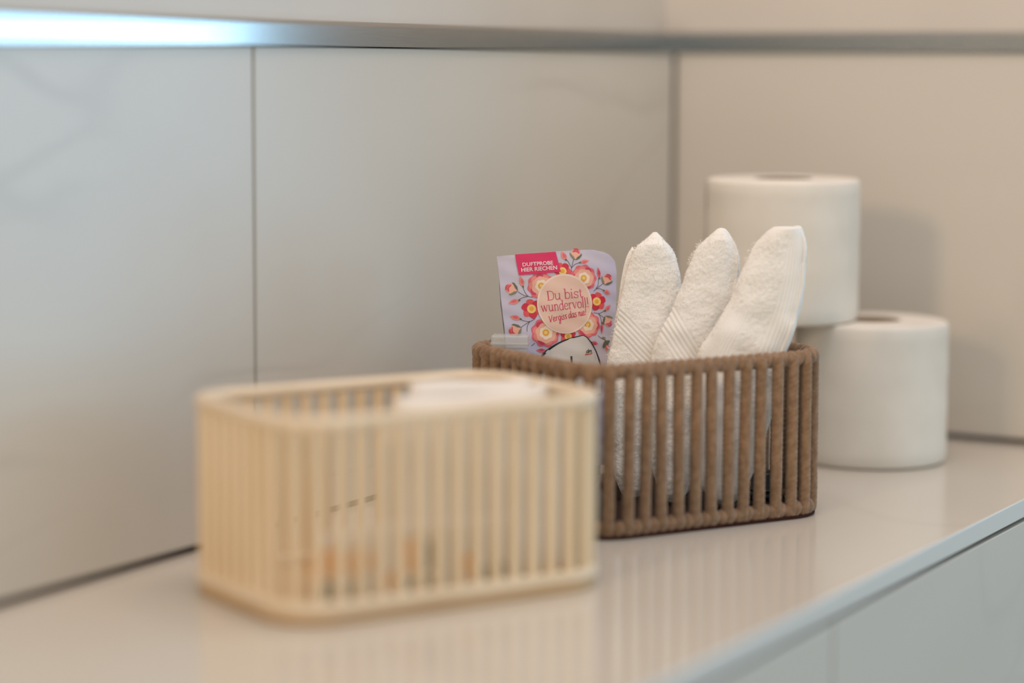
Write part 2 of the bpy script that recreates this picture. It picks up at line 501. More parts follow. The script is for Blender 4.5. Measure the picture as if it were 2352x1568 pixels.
slat = mk('slat', V, ring_faces(4, 14), M['bamboo'], bb)
for i, (x, y, tx, ty) in enumerate(pts):
    o = slat if i == 0 else copy_part(slat, bb)
    o.location = (x, y, 0); o.rotation_euler.z = random.uniform(0, 6.28)


def in_bamboo(a, b, z):
    u = np.array([math.cos(PA), math.sin(PA)]); w = np.array([-u[1], u[0]])
    return np.array([*(PC + u * a + w * b), z])


# white wrapped packets standing in the bamboo basket
def packet(name, w, h, th, seed, marks):
    """a soft pillow-shaped wrapper standing upright: w wide (x), h high (z), th thick (y)"""
    root = empty(name)
    nx, nz = 28, 30; V = []
    rng = random.Random(seed)
    ph = [rng.uniform(0, 6.28) for _ in range(6)]

    def half(x, z, side):
        u, q = x / (w / 2), (z - h / 2) / (h / 2)
        e = max(0.0, (1 - u ** 4)) ** 0.5 * max(0.0, (1 - q ** 6)) ** 0.5
        c = (0.0009 * math.sin(90 * x + ph[0] + 40 * z) + 0.0006 * math.sin(170 * z + ph[1] + 60 * x)) * min(1.0, e * 1.2)
        return side * (0.0004 + th / 2 * e) + c
    for side in (-1, 1):
        for i in range(nz):
            for j in range(nx):
                x = -w / 2 + w * j / (nx - 1); z = h * i / (nz - 1)
                zz = z + (0.0015 * math.sin(60 * x + ph[2]) if i == nz - 1 else 0)
                V.append((x, half(x, z, side), zz))
    F = ring_faces(nz, nx, False)
    k = nx * nz
    F += [tuple(k + q for q in f[::-1]) for f in ring_faces(nz, nx, False)]
    for i in range(nz - 1):
        F.append((i * nx, (i + 1) * nx, k + (i + 1) * nx, k + i * nx)); F.append((i * nx + nx - 1, k + i * nx + nx - 1, k + (i + 1) * nx + nx - 1, (i + 1) * nx + nx - 1))
    for j in range(nx - 1):
        F.append((j, k + j, k + j + 1, j + 1)); t0 = (nz - 1) * nx; F.append((t0 + j, t0 + j + 1, k + t0 + j + 1, k + t0 + j))
    mk('wrapper', V, F, M['wrap'], root)
    if marks:
        V = []; F = []; fm = []
        for (mx, mz, rx, rz, mi) in marks:
            rx *= 1.5
            b0 = len(V); n = 16
            V.append((mx, half(mx, mz, -1) - 0.0003, mz))
            for q in range(n):
                a = 2 * PI * q / n; x = mx + rx * math.cos(a); z = mz + rz * math.sin(a)
                V.append((x, half(x, z, -1) - 0.0003, z))
            for q in range(n): F.append((b0, b0 + 1 + (q + 1) % n, b0 + 1 + q)); fm.append(mi)
        mk('printed_marks', V, F, None, root, mats=[M['wrap_orange'], M['wrap_grey']], fmat=fm)
    return root


marks = [(-0.0745, 0.0235, 0.0052, 0.0085, 0), (-0.0545, 0.0230, 0.0050, 0.0085, 0), (-0.0336, 0.0085, 0.0045, 0.0080, 0), (-0.0245, 0.0225, 0.0055, 0.0090, 0), (0.0085, 0.0110, 0.0050, 0.0100, 0),
         (-0.0740, 0.0085, 0.0045, 0.0065, 1), (-0.0553, 0.0070, 0.0040, 0.0060, 1), (-0.0650, 0.0070, 0.0035, 0.0055, 1), (-0.0232, 0.0055, 0.0035, 0.0050, 1), (-0.0141, 0.0215, 0.0045, 0.0080, 1),
         (-0.0135, 0.0055, 0.0040, 0.0050, 1), (0.0193, 0.0070, 0.0042, 0.0065, 1), (0.0315, 0.0080, 0.0035, 0.0060, 1)]
specs = [(-0.0140, -0.0472, 0.122, 0.0390, 0.008, 0.0, [(m[0] + 0.0140,) + m[1:] for m in marks], 'low white wrapped packet with orange print just behind the front bamboo slats'),
         (0.0280, -0.0330, 0.112, 0.0950, 0.013, 0.0, None, 'tall white wrapped packet second from the front bamboo slats'),
         (0.0360, -0.0150, 0.098, 0.0985, 0.014, 0.03, None, 'wide white wrapped packet third from the front bamboo slats'),
         (0.0480, 0.0060, 0.076, 0.1020, 0.014, -0.03, None, 'tallest white wrapped packet, rearmost in the bamboo basket'), ]
for i, (a, b, w, h, th, rz, mk_, lab) in enumerate(specs):
    pk = packet('wrapped_packet', w, h, th, i + 3, mk_)
    pk.location = in_bamboo(a, b, 0.0056); pk.rotation_euler = (0.02, 0, PA + rz)
    tag(pk, lab, 'packet', 'white packets in the bamboo basket')

# ------------------------------------------------------------------ rolled white towels
def interp(tab, y):
    ys = [r[0] for r in tab]
    return np.interp(y, ys, [r[1] for r in tab]), np.interp(y, ys, [r[2] for r in tab])


def smoothstep(a, b, x):
    t = np.clip((x - a) / (b - a), 0, 1); return t * t * (3 - 2 * t)


def crom(p, k=6):
    """Catmull-Rom through the points"""
    p = [tuple(q) for q in p]
    if len(p) < 3: return p
    q = [p[0]] + p + [p[-1]]; out = []
    for i in range(1, len(q) - 2):
        for s in range(k):
            t = s / k; a, b, c, d = q[i - 1], q[i], q[i + 1], q[i + 2]
            out.append(tuple(0.5 * (2 * b[m] + (c[m] - a[m]) * t + (2 * a[m] - 5 * b[m] + 4 * c[m] - d[m]) * t * t + (3 * b[m] - a[m] - 3 * c[m] + d[m]) * t ** 3) for m in (0, 1)))
    out.append(p[-1]); return out


def fold(outline, dep, th, parent, base, seed):
    """an inner layer of the cloth showing beside the outer one: a thick soft-edged flap"""
    P = crom(outline + [outline[0]], 8)[:-1]; n = len(P)
    cx = sum(p[0] for p in P) / n; cy = sum(p[1] for p in P) / n; V = []
    for fr, off in ((0.0, -th / 2), (0.5, -th / 2), (0.85, -th * 0.42), (1.0, -th * 0.12), (1.0, th * 0.12), (0.85, th * 0.42), (0.5, th / 2), (0.0, th / 2)):
        for x, y in P:
            w = at_depth(cx + (x - cx) * fr, cy + (y - cy) * fr, dep + off)
            V.append(w + 0.00025 * noise.noise(Vector(w * 500)) * FWD - base)
    mk('fold', V, ring_faces(8, n), M['towel'], parent)


def towel(label, tab, dep, thick, seam, bands, seed, folds=()):
    """tab: rows (y, left, right) of its outline; built as a solid roll of cloth 'dep' metres away, with its own thickness,
    a stepped outer fold at angle seam(t) and ribbed woven bands"""
    rows = np.array(tab, float)
    dense = np.linspace(rows[0, 0], rows[-1, 0], 60)
    L, R_ = interp(tab, dense)
    k = np.array([1, 2, 3, 2, 1]) / 9
    sm = lambda a: np.concatenate([a[:2], np.convolve(a, k, 'valid'), a[-2:]])
    L, R_ = sm(L), sm(R_)
    nz, nc = 300, 200
    y = np.linspace(rows[0, 0], rows[-1, 0], nz) ** 1.0
    l = np.interp(y, dense, L); r = np.interp(y, dense, R_)
    mid = (l + r) / 2; hw = np.maximum((r - l) / 2, 1.0) * dep / FPX
    base_dir = FWD.copy(); base_dir[2] = 0; base_dir /= np.linalg.norm(base_dir)
    C = np.array([at_depth(m, yy, dep) for m, yy in zip(mid, y)])
    # the roll stands nearly upright: keep its axis in a vertical plane through the base
    off = (C - at_depth(mid[-1], y[-1], dep)) @ base_dir
    lat = np.array([-base_dir[1], base_dir[0], 0]) * -1.0          # towards the picture's right
    T = np.gradient(C, axis=0); T /= np.linalg.norm(T, axis=1)[:, None]
    ang = np.linspace(0, 2 * PI, nc, endpoint=False)               # 0 = right, PI/2 = away, -PI/2 = towards the camera
    tt = np.linspace(0, 1, nz)                                     # 0 tip .. 1 foot
    TT, AA = np.meshgrid(tt, ang, indexing='ij')
    hwT = hw[:, None]
    dpt = np.minimum(hwT, thick)
    a_rel = (AA - seam(TT) + PI) % (2 * PI) - PI                   # signed angle from the seam
    step = np.where(a_rel > 0, 1.0, 0.0) * np.exp(-np.clip(a_rel, 0, 9) * 0.6) * 0.0016
    rib = np.zeros_like(TT); inband = np.zeros_like(TT)
    for (coord, lo, hi, wl, amp) in bands:
        c = coord(TT, AA); wgt = smoothstep(lo, lo + 0.02, c) * (1 - smoothstep(hi - 0.02, hi, c))
        rib += wgt * amp * np.sin(2 * PI * c / wl); inband = np.maximum(inband, wgt)
    px = np.cos(AA) * hwT; py = np.sin(AA) * dpt
    X = C[:, None, :] + lat * px[..., None] + base_dir * py[..., None]
    Nn = lat * (np.cos(AA) * dpt)[..., None] + base_dir * (np.sin(AA) * hwT)[..., None]
    Nn /= np.linalg.norm(Nn, axis=2)[..., None] + 1e-9
    flat = X.reshape(-1, 3)
    nz1 = np.array([noise.noise(Vector(p * 700) + Vector((seed * 9, 0, 0))) for p in flat]).reshape(TT.shape)
    nz2 = np.array([noise.noise(Vector(p * 330) + Vector((seed * 5, 3, 0))) for p in flat]).reshape(TT.shape)
    nz3 = np.array([noise.noise(Vector(p * 70) + Vector((seed * 2, 7, 0))) for p in flat]).reshape(TT.shape)
    fade = smoothstep(0.0, 0.05, TT)
    disp = (0.00024 * nz1 + 0.00024 * nz2) * (1 - 0.9 * inband) * fade + 0.0014 * nz3 * fade + step * fade + rib * fade
    X = X + Nn * disp[..., None]
    V = list(X.reshape(-1, 3)); F = ring_faces(nz, nc)
    V.append(C[0] + (C[0] - C[4]) * 0.05); top = len(V) - 1
    V.append(C[-1]); bot = len(V) - 1
    for j in range(nc):
        k2 = (j + 1) % nc
        F.append((top, k2, j)); F.append((bot, (nz - 1) * nc + j, (nz - 1) * nc + k2))
    base = Vector(C[-1])
    root = empty('rolled_towel', base)
    V = np.array(V) - np.array(base)
    mk('cloth', V, [f[::-1] for f in F], M['towel'], root)
    # terry fibres standing off the cloth
    rng = np.random.default_rng(seed)
    fv = []; ff = []
    Xl = X - np.array(base)
    cnt = 0
    while cnt < 8000:
        i = int(rng.integers(6, nz - 40)); j = int(rng.integers(0, nc))
        if inband[i, j] > 0.4: continue
        cnt += 1
        p = Xl[i, j]; n = Nn[i, j]; d = n + rng.normal(size=3) * 0.55; d /= np.linalg.norm(d)
        ln = rng.uniform(0.0003, 0.0010); sd = np.cross(d, rng.normal(size=3)); sd /= np.linalg.norm(sd)
        w = rng.uniform(0.00012, 0.0002); b = len(fv); s2 = np.cross(d, sd); bend = rng.normal(size=3) * 0.0003
        q = p - n * 0.0002
        for kx in range(3):
            an = 2 * PI * kx / 3; o = (sd * math.cos(an) + s2 * math.sin(an)) * w
            fv.append(q + o); fv.append(q + d * ln * 0.6 + o * 0.8 + bend * 0.5)
        fv.append(q + d * ln + bend)
        for kx in range(3):
            k2 = (kx + 1) % 3
            ff.append((b + 2 * kx, b + 2 * k2, b + 2 * k2 + 1, b + 2 * kx + 1)); ff.append((b + 2 * kx + 1, b + 2 * k2 + 1, b + 6))
    # frayed threads along the left edge
    for _ in range(60):
        i = int(rng.choice(np.concatenate([rng.integers(14, 40, 40), rng.integers(60, 150, 40)]))); j = int(nc * 0.5 + rng.integers(-6, 7))
        p = Xl[i, j]; d = -lat * rng.uniform(.5, 1) + np.array([0, 0, rng.uniform(-.3, .8)]) + rng.normal(size=3) * 0.2; d /= np.linalg.norm(d)
        ln = rng.uniform(0.0006, 0.0019); pts_ = [p - d * 0.0004, p + d * ln * .5 + rng.normal(size=3) * 0.0003, p + d * ln + rng.normal(size=3) * 0.0005]
        v, f = tube(pts_, 0.00017, 4); b = len(fv); fv += v; ff += [tuple(b + q for q in fc) for fc in f]
    o = mk('terry_loops', fv, ff, M['towel_fibre'], root); o['kind'] = 'stuff'
    for outline, fdep, fth in folds:
        fold(outline, fdep, fth, root, np.array(base), seed)
    tag(root, label, 'towel', 'rolled white towels in the brown basket')
    return root


T1 = [(533, 1500, 1509), (550, 1482, 1526), (575, 1457, 1545), (600, 1445, 1556), (640, 1433, 1562), (680, 1425, 1560), (720, 1418, 1553), (760, 1409, 1545),
      (800, 1399, 1537), (830, 1393, 1530), (900, 1397, 1518), (1000, 1400, 1506), (1070, 1406, 1498), (1110, 1416, 1488), (1138, 1434, 1470)]
T2 = [(525, 1648, 1661), (545, 1625, 1675), (560, 1604, 1683), (580, 1592, 1691), (605, 1585, 1695), (640, 1572, 1692), (680, 1555, 1682), (720, 1538, 1668),
      (760, 1519, 1652), (800, 1501, 1634), (830, 1492, 1624), (900, 1491, 1612), (1000, 1494, 1600), (1080, 1499, 1592), (1125, 1510, 1580), (1150, 1530, 1560)]
T3 = [(521, 1777, 1837), (530, 1763, 1841), (545, 1745, 1844), (570, 1728, 1846), (600, 1713, 1846), (640, 1697, 1843), (680, 1680, 1838), (720, 1660, 1830), (760, 1635, 1819),
      (800, 1606, 1807), (830, 1594, 1796), (900, 1590, 1780), (1000, 1596, 1755), (1080, 1602, 1728), (1130, 1616, 1704), (1156, 1640, 1680)]
band_a = lambda T, A: T - 0.10 * np.cos(A)              # sweeps down to the right
towel('white rolled towel with a pointed top, leftmost of the three, beside the flowery sachet', T1, 1.530, 0.0078,
      lambda T: -2.75 + 0.1 * T, [(band_a, 0.36, 0.49, 0.0185, 0.00028)], 1, [([(1452, 566), (1438, 592), (1427, 640), (1419, 700), (1412, 745), (1440, 720), (1462, 650), (1470, 590)], 1.5375, 0.0028)])
towel('white rolled towel with a pointed top, middle one of the three', T2, 1.5145, 0.0078,
      lambda T: -0.35 - 0.3 * T, [(band_a, 0.37, 0.50, 0.0185, 0.00028)], 2, [([(1652, 523), (1668, 527), (1686, 556), (1699, 606), (1696, 642), (1676, 660), (1660, 590)], 1.5215, 0.0028)])
towel('white rolled towel with a blunt top, rightmost of the three in the brown basket', T3, 1.4985, 0.0088,
      lambda T: -0.42 - 0.15 * T, [(lambda T, A: np.where(T > 0.30, (A - 3.55) * 0.22 - 0.06 * (T - .45), -1), 0.0, 0.20, 0.021, 0.00022),
                                   (lambda T, A: np.where(T < 0.45, 0.12 * (A - 4.95), -1), 0.0, 0.15, 0.016, 0.00018)], 3, [([(1822, 519), (1840, 520), (1849, 548), (1852, 605), (1847, 665), (1836, 725), (1812, 740), (1815, 620)], 1.507, 0.0028)])

# ------------------------------------------------------------------ flowery sachet
SD = 1.546; SS = SD / FPX / 4.9                     # one print unit in metres
SO = at_depth(1100 + 882 / 4.9, 540 + 735 / 4.9, SD)
_fw = FWD.copy(); _fw[2] = 0; _fw /= np.linalg.norm(_fw)
lean = math.radians(5)
_sr = np.array([-_fw[1], _fw[0], 0]) * -1.0
SY = math.radians(16)
S_r = _sr * math.cos(SY) + _fw * math.sin(SY)
_fn = np.cross(np.array([0, 0, 1.0]), S_r); S_u = np.array([0, 0, 1]) * math.cos(lean) + _fn * math.sin(lean)
S_n = np.cross(S_r, S_u); S_r = S_r / math.cos(SY)                            # towards the camera
sach = tag(empty('sachet', at_depth(1280, 690, SD)), 'lilac sachet printed with pink flowers, upright at the left of the towels', 'sachet')
sach.location = SO
OUT = [(212, 210), (400, 205), (640, 195), (860, 185), (1000, 180), (1130, 171), (1250, 165), (1330, 176), (1420, 198), (1465, 215), (1505, 250), (1550, 310), (1560, 420), (1556, 560),
       (1549, 760), (1538, 1000), (1524, 1300), (1510, 1700), (1495, 2200), (1490, 2600), (1100, 2622), (760, 2632), (420, 2640), (380, 2200), (330, 1700), (298, 1300), (275, 1000), (250, 760), (236, 480)]


def s_curve(x, y):
    """relief of the foil (metres towards the camera) at print position x, y"""
    u = (x - 900) / 670; v = (y - 1400) / 1250
    e = max(0.0, 1 - u * u) ** 0.7 * max(0.0, 1 - v * v) ** 0.7
    z = 0.0045 * e
    z += 0.0003 * math.sin(x * 0.011 + y * 0.006) + 0.00018 * math.sin(y * 0.03 - x * 0.012)
    d = math.hypot(max(0, x - 1330), max(0, 420 - y)) if (x > 1330 and y < 420) else 0
    z -= 0.0012 * (max(0, x - 1330) / 230 * max(0, 420 - y) / 255) ** 1.5
    return z


def s_pt(x, y, lift=0.0): return S_r * ((x - 882) * SS) + S_u * (-(y - 735) * SS) + S_n * (s_curve(x, y) + lift)


M['foil'] = mat('foil', srgb(196, 188, 208), 0.28, 0.5)
noisy(M['foil'], srgb(206, 197, 206), srgb(196, 192, 216), 25, 2)
M['foil_back'] = mat('foil_back', srgb(205, 205, 210), 0.3, 0.5, 0.3)


def inside(x, y, poly):
    c = False; n = len(poly)
    for i in range(n):
        x1, y1 = poly[i]; x2, y2 = poly[(i + 1) % n]
        if (y1 > y) != (y2 > y) and x < (x2 - x1) * (y - y1) / (y2 - y1) + x1: c = not c
    return c


# front and back foil: rows across the outline
ys = [170 + (2630 - 170) * i / 90 for i in range(91)]


def span(y):
    xs = []
    for i in range(len(OUT)):
        (x1, y1), (x2, y2) = OUT[i], OUT[(i + 1) % len(OUT)]
        if (y1 <= y < y2) or (y2 <= y < y1): xs.append(x1 + (x2 - x1) * (y - y1) / (y2 - y1))
    return (min(xs), max(xs)) if xs else None


rowsv = [(y, span(y)) for y in ys if span(y)]
for nm, side, mm in (('front_foil', 0, 'foil'), ('back_foil', 1, 'foil_back')):
    V = []; n = 40
    for y, (a, b) in rowsv:
        for j in range(n):
            x = a + (b - a) * j / (n - 1)
            V.append(s_pt(x, y) if not side else S_r * ((x - 882) * SS) + S_u * (-(y - 735) * SS) - S_n * (s_curve(x, y) + 0.0008))
    F = ring_faces(len(rowsv), n, False)
    mk(nm, V, F if not side else [f[::-1] for f in F], M[mm], sach)

PRINT = {}          # colour -> (verts, faces)


def ink(col):
    return PRINT.setdefault(col, ([], []))


def fan(poly, col, layer):
    """filled print shape, star-shaped about its centre"""
    V, F = ink(col); b = len(V); n = len(poly)
    cx = sum(p[0] for p in poly) / n; cy = sum(p[1] for p in poly) / n
    lift = 0.00012 + layer * 0.00005
    V.append(s_pt(cx, cy, lift))
    big = max(abs(q[0] - cx) for q in poly); rings = max(1, int(big / 35))
    for k in range(1, rings + 1):
        fr = k / rings
        for x, y in poly: V.append(s_pt(cx + (x - cx) * fr, cy + (y - cy) * fr, lift))
    for i in range(n):
        k = (i + 1) % n
        F.append((b, b + 1 + k, b + 1 + i))
        for m in range(rings - 1):
            q = b + 1 + m * n; F.append((q + i, q + k, q + n + k, q + n + i))


def stroke(p, w, col, layer, w2=None, curve=True):
    """a brush line of width w (tapering to w2)"""
    P = crom(p) if curve else [(p[i][0] + (p[i + 1][0] - p[i][0]) * t / 5, p[i][1] + (p[i + 1][1] - p[i][1]) * t / 5) for i in range(len(p) - 1) for t in range(5)] + [p[-1]]
    V, F = ink(col); b = len(V); n = len(P); lift = 0.00012 + layer * 0.00005
    for i, (x, y) in enumerate(P):
        x0, y0 = P[max(0, i - 1)]; x1, y1 = P[min(n - 1, i + 1)]
        d = math.hypot(x1 - x0, y1 - y0) or 1; nx, ny = -(y1 - y0) / d, (x1 - x0) / d
        ww = (w + ((w2 if w2 is not None else w) - w) * i / max(1, n - 1)) / 2
        V.append(s_pt(x + nx * ww, y + ny * ww, lift)); V.append(s_pt(x - nx * ww, y - ny * ww, lift))
    for i in range(n - 1): F.append((b + 2 * i, b + 2 * i + 2, b + 2 * i + 3, b + 2 * i + 1))


def ell(cx, cy, rx, ry, n=40, rot=0, wob=0.0, k=5, ph=0.0):
    out = []
    for i in range(n):
        a = 2 * PI * i / n; q = 1 + wob * math.sin(k * a + ph)
        x, y = rx * q * math.cos(a), ry * q * math.sin(a)
        out.append((cx + x * math.cos(rot) - y * math.sin(rot), cy + x * math.sin(rot) + y * math.cos(rot)))
    return out


C_ROSE, C_PINK, C_SALM, C_PEACH, C_CREAM, C_YEL, C_YEL2 = (206, 62, 92), (222, 104, 118), (232, 138, 128), (236, 176, 156), (242, 220, 196), (228, 166, 58), (240, 202, 120)
C_RED, C_RED2, C_LEAF, C_LEAF2, C_STEM = (205, 40, 66), (224, 84, 88), (98, 104, 80), (132, 132, 106), (92, 84, 92)


def peony(cx, cy, R_, ph):
    fan(ell(cx, cy, R_, R_ * 1.02, 60, 0, 0.055, 9, ph), C_PINK, 1)
    for k in range(9):
        a = ph + k * 2 * PI / 9
        fan(ell(cx + R_ * .70 * math.cos(a), cy + R_ * .70 * math.sin(a), R_ * .27, R_ * .22, 16, a + PI / 2), (C_SALM if k % 3 else C_ROSE), 2 + (k % 2) * .5)
    fan(ell(cx + 6, cy + 4, R_ * .74, R_ * .72, 48, 0, 0.05, 7, ph + 1), C_PEACH, 4)
    fan(ell(cx + 4, cy + 2, R_ * .46, R_ * .46, 40, 0, 0.07, 6, ph + 2), C_CREAM, 5)
    fan(ell(cx, cy, R_ * .24, R_ * .24, 24), C_YEL, 6); fan(ell(cx, cy, R_ * .13, R_ * .13, 18), C_YEL2, 7)


def anemone(cx, cy, R_, ph):
    for k in range(6):
        a = ph + k * 2 * PI / 6
        fan(ell(cx + R_ * .58 * math.cos(a), cy + R_ * .58 * math.sin(a), R_ * .42, R_ * .40, 20, a, 0.05, 4, k), (C_RED if k % 2 else C_RED2), 1 + (k % 2) * .5)
    fan(ell(cx, cy, R_ * .44, R_ * .44, 26), C_YEL2, 3); fan(ell(cx, cy, R_ * .22, R_ * .22, 18), C_YEL, 4)


def bud(cx, cy, ln, wd, rot, col=C_SALM):
    """pointed petals; rot is the direction of the tip, 0 = right, -90 = up"""
    r = math.radians(rot); out = []
    for x, y in [(-1, 0), (-.7, .6), (-.2, .95), (.3, .8), (.75, .35), (1, 0), (.75, -.35), (.3, -.8), (-.2, -.95), (-.7, -.6)]:
        out.append((cx + (x * ln * math.cos(r) - y * wd * math.sin(r)), cy + (x * ln * math.sin(r) + y * wd * math.cos(r))))
    fan(out, col, 2)
    fan([(cx + (p[0] - cx) * .55 - 6 * math.sin(r), cy + (p[1] - cy) * .55 + 6 * math.cos(r)) for p in out], C_PINK if col != C_PINK else C_ROSE, 3)
    bx, by = cx - ln * math.cos(r), cy - ln * math.sin(r)
    fan(ell(bx, by, 13, 10, 12, r), C_LEAF, 4)


def rosebud(cx, cy, R_, rot):
    r = math.radians(rot); g = lambda x, y: (cx + R_ * (x * math.cos(r) - y * math.sin(r)), cy + R_ * (x * math.sin(r) + y * math.cos(r)))
    fan([g(-.9, .1), g(-.6, .7), g(0, .85), g(.7, .7), g(1, .3), g(1, -.3), g(.7, -.7), g(0, -.85), g(-.6, -.7)], C_PEACH, 2)
    fan([g(.2, .75), g(.8, .65), g(1.05, .2), g(.95, -.4), g(.55, -.7), g(.45, -.1)], C_SALM, 3)
    stroke([g(.3, .6), g(.55, 0), g(.35, -.6)], 12, C_ROSE, 4); stroke([g(.65, .4), g(.85, 0), g(.65, -.35)], 9, C_ROSE, 4.5)
    stroke([g(.9, .45), g(1.02, 0), g(.85, -.5)], 8, C_RED, 4.5)
    fan([g(-1.1, 0), g(-.75, .65), g(-.1, 1.1), g(.35, 1.05), g(-.1, .75), g(-.5, .3)], C_LEAF, 5)
    fan([g(-1.1, 0), g(-.75, -.65), g(-.2, -1.1), g(.2, -1.1), g(-.2, -.7), g(-.5, -.3)], C_LEAF2, 5)


stems = [[(1040, 375), (1010, 310), (985, 275)], [(1040, 420), (1040, 370), (1070, 265)], [(1040, 372), (1075, 335), (1125, 315)],
         [(1285, 640), (1310, 615), (1340, 560), (1345, 495)], [(1310, 615), (1360, 580), (1400, 550)], [(1310, 615), (1360, 612), (1405, 640)],
         [(1275, 880), (1330, 890), (1370, 880), (1410, 852)], [(1330, 890), (1365, 920), (1410, 950)], [(1330, 890), (1355, 940), (1362, 1000)],
         [(600, 690), (545, 680), (505, 630), (485, 560)], [(545, 680), (490, 665), (430, 625)], [(545, 680), (490, 690), (435, 715)],
         [(610, 930), (555, 960), (500, 955), (445, 935)], [(555, 960), (505, 990), (455, 1025)], [(555, 960), (525, 1010), (518, 1070)],
         [(1320, 1140), (1355, 1170), (1410, 1195)], [(600, 1205), (560, 1235)]]
for s in stems: stroke(s, 6, C_STEM, 0.5)
peony(690, 565, 150, 0.4); peony(1172, 488, 145, 1.1); peony(722, 1090, 158, 2.0); peony(1200, 1015, 142, 0.1)
anemone(575, 820, 112, 0.3); anemone(1315, 755, 106, 0.8); anemone(935, 405, 100, 0.1); anemone(975, 1140, 92, 0.5)
bud(958, 232, 52, 34, -115); rosebud(1095, 218, 62, -80); bud(1190, 302, 55, 24, -12)
bud(1350, 432, 62, 22, -97, C_PINK); rosebud(1442, 512, 62, -62); bud(1438, 655, 44, 28, 28); bud(1442, 830, 48, 26, -45); rosebud(1440, 978, 62, 62); bud(1366, 1062, 62, 17, 92, C_PINK)
bud(472, 512, 60, 30, -105); rosebud(362, 592, 66, 200); bud(382, 738, 62, 32, 165); bud(394, 915, 60, 30, 196); rosebud(392, 1052, 66, 160)
bud(668, 1290, 58, 26, 185, C_PINK); bud(1278, 1225, 40, 24, 15, C_PINK); fan(ell(1385, 1170, 26, 14, 14, 0.1), C_LEAF2, 3)
fan(ell(1398, 1240, 20, 50, 14, 0.4), C_LEAF, 3); fan(ell(1425, 1222, 40, 20, 14, -0.5), C_LEAF, 3); bud(1425, 1280, 42, 24, 100)

# pink box and centre medallion
fan([(412, 208), (520, 203), (640, 197), (760, 191), (868, 185), (890, 290), (914, 412), (800, 420), (680, 427), (560, 434), (444, 442), (428, 330)], (218, 44, 96), 10)
fan(ell(946, 772, 312, 336, 72, -0.05), (238, 214, 198), 11)
fan(ell(946, 772, 292, 316, 72, -0.05), (232, 196, 178), 12)
# white brand panel at the foot with its black outline
panel = [(690, 1330), (760, 1270), (850, 1215), (950, 1175), (1050, 1148), (1142, 1131), (1180, 1155), (1225, 1210), (1265, 1275), (1300, 1350), (1330, 1450), (1350, 1600), (1340, 1800), (1100, 1830), (800, 1820), (640, 1780), (600, 1600), (630, 1430)]
stroke([(600, 1600), (630, 1430), (690, 1335), (760, 1274), (850, 1218), (950, 1178), (1050, 1150), (1146, 1130)], 34, (24, 22, 26), 10.5, 8)
stroke([(1140, 1130), (1182, 1155), (1228, 1210), (1268, 1275), (1302, 1350), (1332, 1450), (1352, 1600)], 9, (24, 22, 26), 10.5, 16)
fan(panel, (216, 210, 206), 9)
stroke([(1188, 1170), (1230, 1235), (1262, 1310), (1285, 1400)], 9, (196, 188, 200), 9.6)

C_TXT = (206, 58, 104)
